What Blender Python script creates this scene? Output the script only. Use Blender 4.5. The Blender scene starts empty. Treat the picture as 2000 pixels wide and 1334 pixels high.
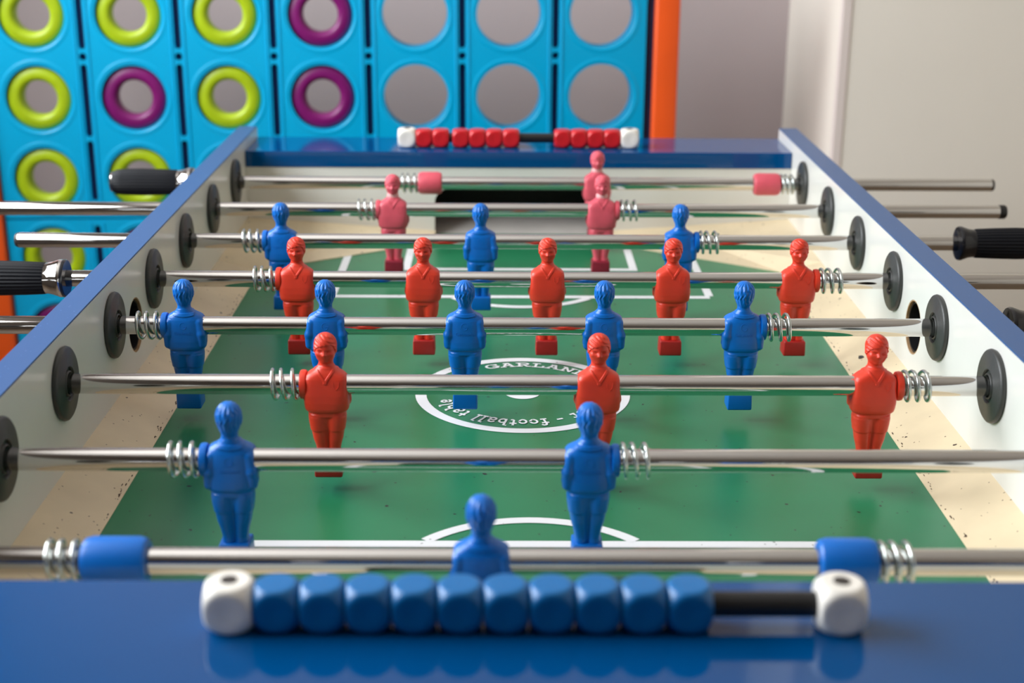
import bpy, bmesh, math, random
import numpy as np
from mathutils import Vector, Matrix
PI = math.pi
C = bpy.context.scene.collection
random.seed(4)
FLOOR = 0.87                      # floor to rod axis; world z = local z + FLOOR

# ------------------------------------------------------------------ materials
MATS = {}
def srgb(r, g, b):
    f = lambda c: (c/255/12.92 if c/255 <= .04045 else ((c/255+.055)/1.055)**2.4)
    return (f(r), f(g), f(b))

def mat(name, col, rough=.5, metal=0., coat=0., spec=.5, specks=None, mottle=0., mscale=20., bump=0., bscale=300., sss=0., rvar=0., stretch=None, coat_rough=.05):
    m = bpy.data.materials.new(name); m.use_nodes = True
    nt = m.node_tree; N = nt.nodes; L = nt.links
    b = N['Principled BSDF']
    b.inputs['Base Color'].default_value = (*col, 1)
    b.inputs['Roughness'].default_value = rough
    b.inputs['Metallic'].default_value = metal
    b.inputs['Coat Weight'].default_value = coat
    b.inputs['Coat Roughness'].default_value = coat_rough
    b.inputs['Specular IOR Level'].default_value = spec
    if sss:
        b.inputs['Subsurface Weight'].default_value = sss
        b.inputs['Subsurface Radius'].default_value = (.004, .002, .0015)
        b.inputs['Subsurface Scale'].default_value = .4
    tc = N.new('ShaderNodeTexCoord')
    vec = tc.outputs['Object']
    if stretch:
        mp = N.new('ShaderNodeMapping'); mp.inputs['Scale'].default_value = stretch
        L.new(vec, mp.inputs['Vector']); vec = mp.outputs['Vector']
    colout = None
    if mottle:
        n = N.new('ShaderNodeTexNoise'); n.inputs['Scale'].default_value = mscale; n.inputs['Detail'].default_value = 4
        L.new(vec, n.inputs['Vector'])
        r = N.new('ShaderNodeMapRange'); r.inputs['From Min'].default_value = .3; r.inputs['From Max'].default_value = .7
        r.inputs['To Min'].default_value = 1-mottle; r.inputs['To Max'].default_value = 1+mottle*.5
        L.new(n.outputs['Fac'], r.inputs['Value'])
        mx = N.new('ShaderNodeMix'); mx.data_type = 'RGBA'; mx.blend_type = 'MULTIPLY'; mx.inputs[0].default_value = 1
        mx.inputs[6].default_value = (*col, 1)
        L.new(r.outputs['Result'], mx.inputs[7]); colout = mx.outputs[2]
    if specks:
        for sc, thr, amt, dark in specks:
            v = N.new('ShaderNodeTexVoronoi'); v.inputs['Scale'].default_value = sc
            nz = N.new('ShaderNodeTexNoise'); nz.inputs['Scale'].default_value = sc*2.5
            L.new(vec, nz.inputs['Vector'])
            va = N.new('ShaderNodeVectorMath'); va.operation = 'MULTIPLY_ADD'
            va.inputs[1].default_value = (.35/sc,)*3
            L.new(nz.outputs['Color'], va.inputs[0]); L.new(vec, va.inputs[2])
            L.new(va.outputs[0], v.inputs['Vector'])
            lt = N.new('ShaderNodeMath'); lt.operation = 'LESS_THAN'; lt.inputs[1].default_value = thr
            L.new(v.outputs['Distance'], lt.inputs[0])
            sx = N.new('ShaderNodeSeparateColor'); L.new(v.outputs['Color'], sx.inputs[0])
            gt = N.new('ShaderNodeMath'); gt.operation = 'LESS_THAN'; gt.inputs[1].default_value = amt
            L.new(sx.outputs[0], gt.inputs[0])
            ml = N.new('ShaderNodeMath'); ml.operation = 'MULTIPLY'
            L.new(lt.outputs[0], ml.inputs[0]); L.new(gt.outputs[0], ml.inputs[1])
            mx = N.new('ShaderNodeMix'); mx.data_type = 'RGBA'
            L.new(ml.outputs[0], mx.inputs[0])
            if colout is None: mx.inputs[6].default_value = (*col, 1)
            else: L.new(colout, mx.inputs[6])
            mx.inputs[7].default_value = (*dark, 1); colout = mx.outputs[2]
    if colout is not None: L.new(colout, b.inputs['Base Color'])
    if rvar:
        n = N.new('ShaderNodeTexNoise'); n.inputs['Scale'].default_value = 60
        L.new(vec, n.inputs['Vector'])
        r = N.new('ShaderNodeMapRange'); r.inputs['To Min'].default_value = max(0, rough-rvar); r.inputs['To Max'].default_value = rough+rvar
        L.new(n.outputs['Fac'], r.inputs['Value']); L.new(r.outputs['Result'], b.inputs['Roughness'])
    if bump:
        n = N.new('ShaderNodeTexNoise'); n.inputs['Scale'].default_value = bscale; n.inputs['Detail'].default_value = 3
        L.new(vec, n.inputs['Vector'])
        bp = N.new('ShaderNodeBump'); bp.inputs['Strength'].default_value = bump; bp.inputs['Distance'].default_value = .001
        L.new(n.outputs['Fac'], bp.inputs['Height']); L.new(bp.outputs['Normal'], b.inputs['Normal'])
    MATS[name] = m
    return m

DK = (.012, .012, .01)
mat('field_green', (.015, .195, .082), .30, specks=[(55, .09, .30, DK), (140, .12, .17, (.012, .03, .02))], mottle=.12, mscale=9, spec=.55)
mat('field_white', (.80, .82, .84), .4, specks=[(150, .12, .3, (.25, .25, .25))])
mat('ramp_cream', (.76, .63, .42), .38, specks=[(70, .10, .25, (.05, .03, .02)), (220, .16, .16, (.18, .11, .06))], mottle=.12, mscale=14)
mat('ramp_dirt', (.10, .06, .035), .7, mottle=.3, mscale=200)
mat('panel_white', (.73, .725, .685), .22, mottle=.04, mscale=12, spec=.45)
mat('laminate_blue', (.022, .088, .25), .40, specks=[(260, .14, .12, (.12, .22, .5))], spec=.6)
mat('cap_blue', (.0, .062, .215), .06, spec=.4, mottle=.05, mscale=8)
mat('cabinet_blue', (.006, .06, .24), .35, mottle=.05)
mat('raw_board', (.42, .26, .13), .8, mottle=.3, mscale=120)
mat('black_plastic', (.012, .012, .013), .32, mottle=.1)
mat('bushing_grey', (.038, .040, .038), .42, bump=.15, bscale=500, mottle=.2, mscale=60)
mat('goal_black', (.018, .020, .018), .85, bump=.6, bscale=900, mottle=.3, mscale=300)
mat('goal_grey', (.62, .59, .55), .6, mottle=.1)
mat('chrome', (.68, .67, .66), .07, 1., rvar=.03, stretch=(.3, 40, 40))
mat('zinc', (.62, .66, .64), .26, 1., mottle=.1)
mat('blue_plastic', (.0, .14, .55), .34, spec=.42, mottle=.05, mscale=80, sss=.08)
mat('red_plastic', (.74, .045, .018), .40, mottle=.05, mscale=80, sss=.08)
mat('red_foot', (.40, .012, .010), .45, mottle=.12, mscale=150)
mat('pink_plastic', (.70, .095, .135), .42, mottle=.10, mscale=60, sss=.08)
mat('pink_pale', (.84, .42, .42), .45, mottle=.1, mscale=90)
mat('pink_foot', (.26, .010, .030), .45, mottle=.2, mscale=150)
mat('bead_blue', (.0, .14, .40), .33, mottle=.05, mscale=90)
mat('bead_red', (.60, .010, .016), .33, mottle=.05, mscale=90)
mat('bead_white', (.90, .86, .79), .35, mottle=.06, mscale=90)
mat('screw_steel', (.07, .06, .055), .5, .5, mottle=.2)
mat('rubber_black', (.004, .005, .008), .5, spec=.3, bump=.1, bscale=600)
mat('ferrule_black', (.009, .010, .014), .14, spec=.6, mottle=.05)
mat('game_cyan', (.0, .40, .70), .30, bump=.05, bscale=60, mottle=.05, mscale=6)
mat('game_navy', (.004, .03, .11), .6, mottle=.1)
mat('game_orange', (.90, .105, .010), .38, mottle=.05, mscale=10)
mat('disc_lime', (.41, .55, .005), .38, mottle=.12, mscale=30)
mat('disc_purple', (.20, .004, .13), .38, mottle=.12, mscale=30)
mat('wall_lilac', (.46, .39, .39), .85, bump=.12, bscale=250, mottle=.03, mscale=3)
mat('wall_cream', (.88, .82, .72), .75, bump=.08, bscale=200, mottle=.03, mscale=3)
mat('wall_front_brown', (.23, .205, .185), .9, bump=.1, bscale=200, mottle=.05, mscale=3)
mat('trim_pink', (.80, .70, .65), .5, mottle=.02, mscale=3)
mat('ceiling_white', (.70, .65, .60), .9, mottle=.03, mscale=2)
mat('floor_wood', (.30, .22, .15), .5, mottle=.25, mscale=4, stretch=(1, 8, 1))
M = MATS

# ------------------------------------------------------------------ helpers
def link(o, parent=None):
    C.objects.link(o)
    if parent is not None: o.parent = parent
    return o
def tag(o, label=None, cat=None, group=None, kind=None):
    if label: o['label'] = label
    if cat: o['category'] = cat
    if group: o['group'] = group
    if kind: o['kind'] = kind
    return o
def thing(name, label, cat, loc=(0, 0, 0), rz=0, group=None):
    o = bpy.data.objects.new(name, None); o.empty_display_size = .02
    C.objects.link(o); o.location = loc; o.rotation_euler = (0, 0, rz)
    return tag(o, label, cat, group)
def obj(name, bm, m, parent=None, smooth=None, loc=None):
    me = bpy.data.meshes.new(name)
    bmesh.ops.recalc_face_normals(bm, faces=bm.faces[:])
    if smooth is not None:
        for f in bm.faces: f.smooth = True
        for e in bm.edges:
            if len(e.link_faces) == 2 and e.calc_face_angle(0) > math.radians(smooth): e.smooth = False
    bm.to_mesh(me); bm.free()
    me.materials.append(M[m] if isinstance(m, str) else m)
    o = bpy.data.objects.new(name, me); link(o, parent)
    if loc is not None: o.location = loc
    return o
def BM(): return bmesh.new()
def box(bm, x0, x1, y0, y1, z0, z1, bev=0., seg=2):
    r = bmesh.ops.create_cube(bm, size=1)
    vs = r['verts']
    bmesh.ops.scale(bm, vec=(x1-x0, y1-y0, z1-z0), verts=vs)
    bmesh.ops.translate(bm, vec=((x0+x1)/2, (y0+y1)/2, (z0+z1)/2), verts=vs)
    if bev:
        es = list({e for v in vs for e in v.link_edges})
        bmesh.ops.bevel(bm, geom=es, offset=bev, segments=seg, affect='EDGES', profile=.5)
    return bm
def lathe(bm, prof, n=48, axis='x', closed=True, rfun=None):
    """prof: list of (t along axis, radius). closed: caps at ends (r=0 points allowed)."""
    rings = []
    for t, r in prof:
        ring = []
        if r < 1e-7:
            p = {'x': (t, 0, 0), 'y': (0, t, 0), 'z': (0, 0, t)}[axis]
            ring = [bm.verts.new(p)]
        else:
            for k in range(n):
                a = 2*PI*k/n; rr = r if rfun is None else rfun(t, r, a)
                c, s = rr*math.cos(a), rr*math.sin(a)
                p = {'x': (t, c, s), 'y': (c, t, s), 'z': (c, s, t)}[axis]
                ring.append(bm.verts.new(p))
        rings.append(ring)
    for a, b in zip(rings[:-1], rings[1:]):
        if len(a) == 1 and len(b) == 1: continue
        for k in range(n):
            k2 = (k+1) % n
            if len(a) == 1: bm.faces.new((a[0], b[k], b[k2]))
            elif len(b) == 1: bm.faces.new((a[k], b[0], a[k2]))
            else: bm.faces.new((a[k], a[k2], b[k2], b[k]))
    return bm
def lathe_ring(bm, prof, n=48, axis='x'):
    """closed profile loop -> torus-like solid"""
    rings = []
    for t, r in prof:
        rings.append([bm.verts.new({'x': (t, r*math.cos(2*PI*k/n), r*math.sin(2*PI*k/n)), 'y': (r*math.cos(2*PI*k/n), t, r*math.sin(2*PI*k/n)),
                                    'z': (r*math.cos(2*PI*k/n), r*math.sin(2*PI*k/n), t)}[axis]) for k in range(n)])
    m = len(rings)
    for i in range(m):
        a, b = rings[i], rings[(i+1) % m]
        for k in range(n):
            k2 = (k+1) % n
            bm.faces.new((a[k], a[k2], b[k2], b[k]))
    return bm
def tube(bm, pts, r, n=8, closed=False):
    pts = [Vector(p) for p in pts]
    m = len(pts); rings = []
    up = None
    for i, p in enumerate(pts):
        if closed: d = pts[(i+1) % m]-pts[i-1]
        else: d = pts[min(i+1, m-1)]-pts[max(i-1, 0)]
        d.normalize()
        if up is None:
            up = d.orthogonal().normalized()
        up = (up-d*up.dot(d)).normalized()
        s = d.cross(up)
        rings.append([bm.verts.new(p+up*r*math.cos(2*PI*k/n)+s*r*math.sin(2*PI*k/n)) for k in range(n)])
    rng = range(m) if closed else range(m-1)
    for i in rng:
        a, b = rings[i], rings[(i+1) % m]
        for k in range(n):
            k2 = (k+1) % n
            bm.faces.new((a[k], a[k2], b[k2], b[k]))
    if not closed:
        bm.faces.new(rings[0][::-1]); bm.faces.new(rings[-1])
    return bm
def plate_with_holes(bm, outline, holes, to3d, thick):
    """2D outline + hole loops filled, extruded by vector thick; to3d maps (u,v)->Vector"""
    edges = []
    for loop in [outline]+holes:
        vs = [bm.verts.new(to3d(u, v)) for u, v in loop]
        for i in range(len(vs)): edges.append(bm.edges.new((vs[i], vs[(i+1) % len(vs)])))
    r = bmesh.ops.triangle_fill(bm, use_beauty=True, use_dissolve=False, edges=edges)
    fs = [g for g in r['geom'] if isinstance(g, bmesh.types.BMFace)]
    e = bmesh.ops.extrude_face_region(bm, geom=fs)
    vs = [g for g in e['geom'] if isinstance(g, bmesh.types.BMVert)]
    bmesh.ops.translate(bm, vec=thick, verts=vs)
    return bm
def circ(cu, cv, r, n=40): return [(cu+r*math.cos(2*PI*k/n), cv+r*math.sin(2*PI*k/n)) for k in range(n)]
def prism(bm, poly, vec):
    a = [bm.verts.new(p) for p in poly]; b = [bm.verts.new(Vector(p)+Vector(vec)) for p in poly]
    n = len(poly)
    bm.faces.new(a); bm.faces.new(b[::-1])
    for i in range(n): bm.faces.new((a[i], b[i], b[(i+1) % n], a[(i+1) % n]))
    return bm

# ------------------------------------------------------------------ implicit surfaces -> mesh
def nets(fun, lo, hi, h, scale=.001, name='m'):
    lo = np.array(lo, float); hi = np.array(hi, float)
    n = np.ceil((hi-lo)/h).astype(int)+1
    ax = [lo[i]+h*np.arange(n[i]) for i in range(3)]
    X, Y, Z = ax[0][:, None, None], ax[1][None, :, None], ax[2][None, None, :]
    V = np.broadcast_to(fun(X, Y, Z), tuple(n)).astype(np.float32)
    ins = V < 0
    cs = np.zeros(tuple(n-1), np.int8)
    for dx in (0, 1):
        for dy in (0, 1):
            for dz in (0, 1):
                cs += ins[dx:n[0]-1+dx, dy:n[1]-1+dy, dz:n[2]-1+dz]
    act = (cs > 0) & (cs < 8)
    I, J, K = np.nonzero(act)
    idx = -np.ones(act.shape, np.int64); idx[I, J, K] = np.arange(len(I))
    P = np.zeros((len(I), 3)); W = np.zeros(len(I))
    corners = [(0, 0, 0), (1, 0, 0), (0, 1, 0), (1, 1, 0), (0, 0, 1), (1, 0, 1), (0, 1, 1), (1, 1, 1)]
    for a in range(8):
        for b in range(a+1, 8):
            ca, cb = np.array(corners[a]), np.array(corners[b])
            if np.abs(ca-cb).sum() != 1: continue
            va = V[I+ca[0], J+ca[1], K+ca[2]]; vb = V[I+cb[0], J+cb[1], K+cb[2]]
            m = (va < 0) != (vb < 0)
            t = np.where(m, va/np.where(m, va-vb, 1), 0)
            P += np.where(m[:, None], ca+(cb-ca)*t[:, None], 0); W += m
    P = (P/W[:, None]+np.stack([I, J, K], 1))*h+lo
    Q = []
    for axn in range(3):
        sl0 = [slice(None)]*3; sl1 = [slice(None)]*3
        sl0[axn] = slice(0, -1); sl1[axn] = slice(1, None)
        A = ins[tuple(sl0)]; B = ins[tuple(sl1)]
        e = np.argwhere(A != B)
        o1, o2 = [(1, 2), (2, 0), (0, 1)][axn]
        e = e[(e[:, o1] > 0) & (e[:, o2] > 0) & (e[:, o1] < n[o1]-1) & (e[:, o2] < n[o2]-1)]
        d1 = np.zeros(3, int); d1[o1] = 1; d2 = np.zeros(3, int); d2[o2] = 1
        g = lambda q: idx[q[:, 0], q[:, 1], q[:, 2]]
        q = np.stack([g(e-d1-d2), g(e-d2), g(e), g(e-d1)], 1)
        s = A[e[:, 0], e[:, 1], e[:, 2]]
        q[~s] = q[~s][:, ::-1]
        Q.append(q)
    Q = np.concatenate(Q)
    me = bpy.data.meshes.new(name)
    me.vertices.add(len(P)); me.vertices.foreach_set('co', (P*scale).astype(np.float32).ravel())
    me.loops.add(Q.size); me.loops.foreach_set('vertex_index', Q.ravel().astype(np.int32))
    me.polygons.add(len(Q)); me.polygons.foreach_set('loop_start', np.arange(0, Q.size, 4, dtype=np.int32))
    me.polygons.foreach_set('use_smooth', np.ones(len(Q), bool))
    me.update(calc_edges=True); me.validate()
    return me
def smin(a, b, k):
    h = np.clip(.5+.5*(b-a)/k, 0, 1)
    return b*(1-h)+a*h-k*h*(1-h)
def smax(a, b, k): return -smin(-a, -b, k)
def ell(X, Y, Z, c, r):
    q = np.sqrt(((X-c[0])/r[0])**2+((Y-c[1])/r[1])**2+((Z-c[2])/r[2])**2)
    return (q-1)*min(r)
def cap(X, Y, Z, a, b, ra, rb):
    a = np.array(a, float); b = np.array(b, float); d = b-a
    t = np.clip(((X-a[0])*d[0]+(Y-a[1])*d[1]+(Z-a[2])*d[2])/(d@d), 0, 1)
    return np.sqrt((X-a[0]-d[0]*t)**2+(Y-a[1]-d[1]*t)**2+(Z-a[2]-d[2]*t)**2)-(ra+(rb-ra)*t)
TZ = [-20.6, -20, -19, -17, -12, -6, 0, 4, 7, 9, 10.5, 12.0, 13.5, 15.5]
TA = [14.8, 16.3, 17.0, 17.4, 17.6, 17.3, 17.0, 16.8, 16.4, 15.4, 13.6, 11.0, 8.6, 6.4]
TB = [10.2, 11.2, 12.0, 12.5, 12.6, 12.2, 11.4, 10.8, 10.2, 9.5, 8.9, 8.2, 7.3, 6.2]
TBB = [10.0, 10.8, 11.4, 11.7, 11.6, 11.0, 10.6, 10.2, 9.7, 9.0, 8.5, 7.9, 7.2, 6.2]     # half depth of the back
NZ = [-21, -17, -10, -6, 6, 9, 12, 16]
NF = [2.6, 3.0, 4.2, 5.0, 5.0, 4.0, 2.8, 2.3]
def torso_y(x, z, side=-1, off=0.):
    a = float(np.interp(z, TZ, TA)); b = float(np.interp(z, TZ, TB if side < 0 else TBB))
    n = float(np.interp(z, NZ, NF)) if side < 0 else 2.6
    return side*(b*max(0., 1-(abs(x)/a)**n)**(1/n)+off)
def torso_sdf(X, Y, Z):
    A = np.interp(Z, TZ, TA); B = np.where(Y < 0, np.interp(Z, TZ, TB), np.interp(Z, TZ, TBB))
    n = np.where(Y < 0, np.interp(Z, NZ, NF), 2.6)
    q = ((np.abs(X)/A)**n+(np.abs(Y)/B)**n)**(1/n)
    d = (q-1)*np.minimum(A, B)*.9
    return smax(d, smax(Z-15.5, -20.6-Z, .5), .5)
def loft(X, Y, Z, zs, a, b, n, z0, z1, k=.6):
    A = np.interp(Z, zs, a); B = np.interp(Z, zs, b)
    q = ((np.abs(X)/A)**n+(np.abs(Y)/B)**n)**(1/n)
    d = (q-1)*np.minimum(A, B)*.9
    return smax(d, smax(Z-z1, z0-Z, k), k)
def head_sdf(X, Y, Z):
    d = ell(X, Y, Z, (0, .6, 32.6), (8.0, 9.6, 8.9))
    d = smin(d, ell(X, Y, Z, (0, -2.5, 25.8), (7.2, 7.0, 6.8)), 4.0)
    d = smin(d, ell(X, Y, Z, (0, 1.6, 24.6), (6.0, 6.6, 8.0)), 3.0)
    return d
def trunk_sdf(X, Y, Z):
    d = torso_sdf(X, Y, Z)
    return smin(d, cap(X, Y, Z, (0, 1.2, 9), (0, .7, 24), 6.3, 5.4), 2.4)
def body_fun(X, Y, Z):
    d = trunk_sdf(X, Y, Z)
    AX = np.abs(X)
    arm = smin(cap(AX, Y, Z, (12.7, 5.0, 4.0), (14.6, 6.6, -6), 4.2, 4.0), cap(AX, Y, Z, (14.6, 6.6, -6), (14.7, 6.2, -15.6), 4.0, 3.6), 1.5)
    arm = smin(arm, cap(AX, Y, Z, (13.0, 2.6, 4.2), (15.0, 3.0, -13), 4.0, 3.9), 1.5)
    d = smin(d, arm, .8)
    # belt band and shorts
    d = smin(d, loft(X, Y, Z, [-26, -19], [14.7, 14.9], [10.3, 10.5], 2.6, -24.2, -19.5, .4), .2)
    lz = [-60, -56, -50, -44, -36.7, -36.1, -30, -25, -24, -20]
    la = [8.9, 8.8, 9.9, 11.6, 12.8, 13.5, 14.4, 14.8, 14.5, 14.5]
    lb = [6.6, 6.4, 7.2, 8.3, 8.9, 9.6, 10.2, 10.4, 10.2, 10.2]
    A = np.interp(Z, lz, la); B = np.interp(Z, lz, lb)
    cx = A*.49; ra = A*.52
    q = ((np.abs(AX-cx)/ra)**2.3+(np.abs(Y)/B)**2.3)**(1/2.3)
    leg = (q-1)*np.minimum(ra, B)*.9
    cf = np.interp(Z, [-60, -44, -34, -25], [.60, .62, .70, .84])
    core = (((AX/(A*.55))**2+(Y/(B*cf))**2)**.5-1)*4.5
    leg = smin(leg, core, 1.4)
    leg = smax(leg, smax(Z+22, -60.2-Z, .3), .3)
    d = smin(d, leg, .3)
    # head and face
    h = head_sdf(X, Y, Z)
    h = smin(h, ell(AX, Y, Z, (4.7, -5.6, 27.0), (2.3, 2.4, 2.0)), 1.6)            # cheeks
    h = smax(h, -ell(AX, Y, Z, (3.3, -9.6, 29.5), (2.2, 2.0, 1.25)), .8)           # sockets
    h = smin(h, ell(AX, Y, Z, (3.2, -6.9, 29.3), (1.4, 1.25, .8)), .3)             # eyes
    h = smin(h, cap(AX, Y, Z, (1.5, -8.3, 31.1), (5.3, -6.7, 31.2), .7, .5), .8)   # brows
    h = smin(h, cap(X, Y, Z, (0, -8.6, 30.6), (0, -10.1, 27.0), .75, 1.2), .7)     # nose
    h = smin(h, ell(AX, Y, Z, (1.1, -9.5, 26.7), (.8, .9, .7)), .5)
    h = smin(h, cap(AX, Y, Z, (0, -9.05, 24.5), (1.9, -8.7, 24.3), .62, .42), .4)  # lips
    h = smin(h, cap(AX, Y, Z, (0, -8.8, 23.0), (1.6, -8.5, 23.1), .66, .42), .4)
    h = smax(h, -cap(AX, Y, Z, (0, -9.9, 23.75), (2.3, -9.2, 23.75), .32, .28), .25)
    h = smin(h, ell(X, Y, Z, (0, -7.0, 21.2), (2.6, 1.7, 1.5)), 1.5)               # chin
    h = smin(h, ell(AX, Y, Z, (8.0, .9, 28.4), (.9, 1.7, 2.4)), .7)                # ears
    return smin(d, h, .9)
def hair_fun(X, Y, Z):
    t0 = np.clip((Z-21)/8, 0, 1)
    d = head_sdf(X, Y, Z)-(.15+.5*t0)
    ang = np.arctan2(X, Y+.3)
    back = np.sin(ang*17+1.1*np.sin(Z*.62+ang*2)+.7*np.sin(Z*1.2+X*.6))*.36*np.clip((42.3-Z)/4, 0, 1)*(.12+.88*t0)
    u = (X-6)*.55+(Z-36)*.95
    fringe = np.sin(u*2.3+.9*np.sin(X*.45))*.36
    wf = np.clip((-Y-1)/4, 0, 1)
    d = d-(back*(1-wf)+fringe*wf)
    front = 34.3+.22*(X-1)-.018*X*X
    t = np.clip((Y+7.5)/6.5, 0, 1); t = t*t*(3-2*t)
    line = front*(1-t)+26.6*t
    t2 = np.clip((Y-.5)/4, 0, 1); t2 = t2*t2*(3-2*t2)
    line = line*(1-t2)+19.0*t2
    return smax(d, (line-Z)*.8, .5)
def seg2(U, V, a, b):
    dx, dy = b[0]-a[0], b[1]-a[1]
    t = np.clip(((U-a[0])*dx+(V-a[1])*dy)/(dx*dx+dy*dy), 0, 1)
    return np.sqrt((U-a[0]-dx*t)**2+(V-a[1]-dy*t)**2)
def collar_fun(X, Y, Z):
    t = trunk_sdf(X, Y, Z)
    shell = np.maximum(t-.62, -.7-t)
    AX = np.abs(X)
    m = seg2(X, Z, (-5.9, 13.4), (.5, 4.6))-.95
    m = np.minimum(m, seg2(X, Z, (5.9, 13.4), (-.5, 4.6))-1.05)
    # collar tips
    def half(p, q): 
        nx, nz = q[1]-p[1], -(q[0]-p[0]); l = math.hypot(nx, nz)
        return ((AX-p[0])*nx+(Z-p[1])*nz)/l
    P = [(5.6, 14.2), (9.6, 11.3), (5.6, 8.9), (3.6, 10.2)]
    tip = np.maximum(np.maximum(half(P[1], P[0])*-1, half(P[2], P[1])*-1), np.maximum(half(P[3], P[2])*-1, half(P[0], P[3])*-1))
    m = np.minimum(m, tip)
    front = np.maximum(m, Y)
    backm = np.maximum(np.maximum(10.2+.012*X*X-Z, Z-13.6), np.maximum(AX-9.4, -Y))
    return smax(shell, np.minimum(front, backm), .35)
BODY_ME = nets(body_fun, (-21, -14.5, -61), (21, 14.5, 43), .5, name='player_body')
HAIR_ME = nets(hair_fun, (-11, -12, 17), (11, 12.5, 44), .4, name='hair')
COLLAR_ME = nets(collar_fun, (-11.5, -13.5, 2), (11.5, 12, 15.5), .3, name='shirt_collar')
def bead_mesh(s, name, hole=.0):
    def f(X, Y, Z):
        b = smax(smax(np.abs(X)-s/2, np.abs(Y)-s/2*1.02, .8), np.abs(Z)-s/2*1.04, .8)
        d = smax(b, np.sqrt(X*X+Y*Y+Z*Z)-s*.682, 1.0)
        # shallow dish in the front face
        d = smax(d, -(np.sqrt(X*X+(Y+s*.51+40)**2+Z*Z)-40.15), .6)
        if hole: d = smax(d, hole-np.sqrt(Y*Y+Z*Z), .3)
        return d
    q = s/2+1.4
    return nets(f, (-q, -q, -q), (q, q, q), .55, name=name)
BEAD_ME = bead_mesh(22.3, 'scoring_bead', 7.0)
BLOCK_ME = bead_mesh(24.0, 'end_block', 0)

# ------------------------------------------------------------------ stroke lettering (slab serif)
def arcp(cx, cy, rx, ry, a0, a1, n=12): return [(cx+rx*math.cos(math.radians(a0+(a1-a0)*i/n)), cy+ry*math.sin(math.radians(a0+(a1-a0)*i/n))) for i in range(n+1)]
GL = {
 'G': (.95, [arcp(.47, .5, .40, .44, 50, 330, 16), [(.55, .42), (.95, .42)], [(.82, .42), (.82, .08)], [(.80, .92), (.80, .68)]]),
 'A': (1.0, [[(.16, .04), (.46, .95)], [(.46, .95), (.56, .95)], [(.56, .95), (.86, .04)], [(.28, .36), (.74, .36)], [(0, .06), (.32, .06)], [(.68, .06), (1.0, .06)], [(.3, .95), (.5, .95)]]),
 'R': (.98, [[(.2, .05), (.2, .95)], [(.02, .95), (.5, .95)]+arcp(.55, .72, .24, .22, 90, -90, 8)+[(.2, .48)], [(.48, .48), (.8, .06)], [(.02, .06), (.38, .06)], [(.72, .06), (.98, .06)]]),
 'L': (.85, [[(.24, .05), (.24, .95)], [(.04, .95), (.46, .95)], [(.04, .06), (.82, .06)], [(.8, .06), (.8, .36)]]),
 'N': (1.0, [[(.2, .05), (.2, .95)], [(.04, .95), (.24, .95)], [(.22, .95), (.78, .06)], [(.8, .05), (.8, .95)], [(.64, .95), (.98, .95)], [(.04, .06), (.38, .06)]]),
 'D': (.95, [[(.2, .05), (.2, .95)], [(.02, .95), (.4, .95)]+arcp(.42, .505, .42, .445, 90, -90, 12)+[(.02, .06)]]),
 'O': (.95, [arcp(.47, .5, .41, .45, 0, 360, 20)]),
 'a': (.68, [[(.1, .58)]+arcp(.3, .48, .22, .2, 130, 0, 6)+[(.52, .06), (.68, .06)], arcp(.3, .2, .24, .17, 40, 330, 10)]),
 'b': (.72, [[(.02, .97), (.16, .97), (.16, .05)], arcp(.38, .32, .26, .28, 160, -160, 12)]),
 'c': (.62, [arcp(.34, .32, .27, .28, 50, 310, 12), [(.54, .64), (.54, .46)]]),
 'd': (.75, [[(.42, .97), (.56, .97), (.56, .06), (.72, .06)], arcp(.32, .32, .26, .28, 20, 340, 12)]),
 'e': (.66, [[(.08, .34), (.58, .34)]+arcp(.33, .33, .26, .28, 5, 310, 14)]),
 'f': (.55, [[(.2, .05), (.2, .7)]+arcp(.38, .74, .18, .22, 180, 40, 6), [(.02, .6), (.44, .6)], [(.02, .05), (.42, .05)]]),
 'l': (.40, [[(.04, .97), (.2, .97), (.2, .05)], [(.02, .05), (.38, .05)]]),
 'n': (.80, [[(.02, .6), (.16, .6), (.16, .05)], arcp(.38, .36, .22, .24, 150, 0, 8)+[(.6, .05)], [(.02, .05), (.32, .05)], [(.48, .05), (.76, .05)]]),
 'o': (.66, [arcp(.33, .32, .26, .28, 0, 360, 16)]),
 'r': (.58, [[(.02, .6), (.18, .6), (.18, .05)], [(.02, .05), (.4, .05)], arcp(.38, .42, .2, .18, 160, 50, 6)]),
 's': (.58, [arcp(.29, .46, .19, .14, 30, 270, 8)+arcp(.29, .19, .2, .14, 90, -150, 8)]),
 't': (.50, [[(.2, .86), (.2, .18)]+arcp(.34, .18, .14, .13, 180, 300, 6), [(.02, .6), (.42, .6)]]),
 '-': (.60, [[(.12, .34), (.5, .34)]]),
 ' ': (.42, []),
}
def layout(text, sp=.16):
    x = 0; out = []
    for ch in text:
        w, st = GL[ch]
        out += [[(x+u, v) for u, v in s] for s in st]; x += w+sp
    return out, x-sp
def ribbon(bm, pts, w, mp):
    """flat ribbon along 2D polyline, mp maps (u,v)->3D"""
    P = []
    for i, p in enumerate(pts):
        a = pts[max(i-1, 0)]; b = pts[min(i+1, len(pts)-1)]
        dx, dy = b[0]-a[0], b[1]-a[1]; l = math.hypot(dx, dy) or 1
        nx, ny = -dy/l*w/2, dx/l*w/2
        ex = ey = 0
        if i == 0: ex, ey = -dx/l*w*.35, -dy/l*w*.35
        if i == len(pts)-1: ex, ey = dx/l*w*.35, dy/l*w*.35
        P.append((bm.verts.new(mp(p[0]+nx+ex, p[1]+ny+ey)), bm.verts.new(mp(p[0]-nx+ex, p[1]-ny+ey))))
    for (a, b), (c, d) in zip(P[:-1], P[1:]): bm.faces.new((a, b, d, c))

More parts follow.
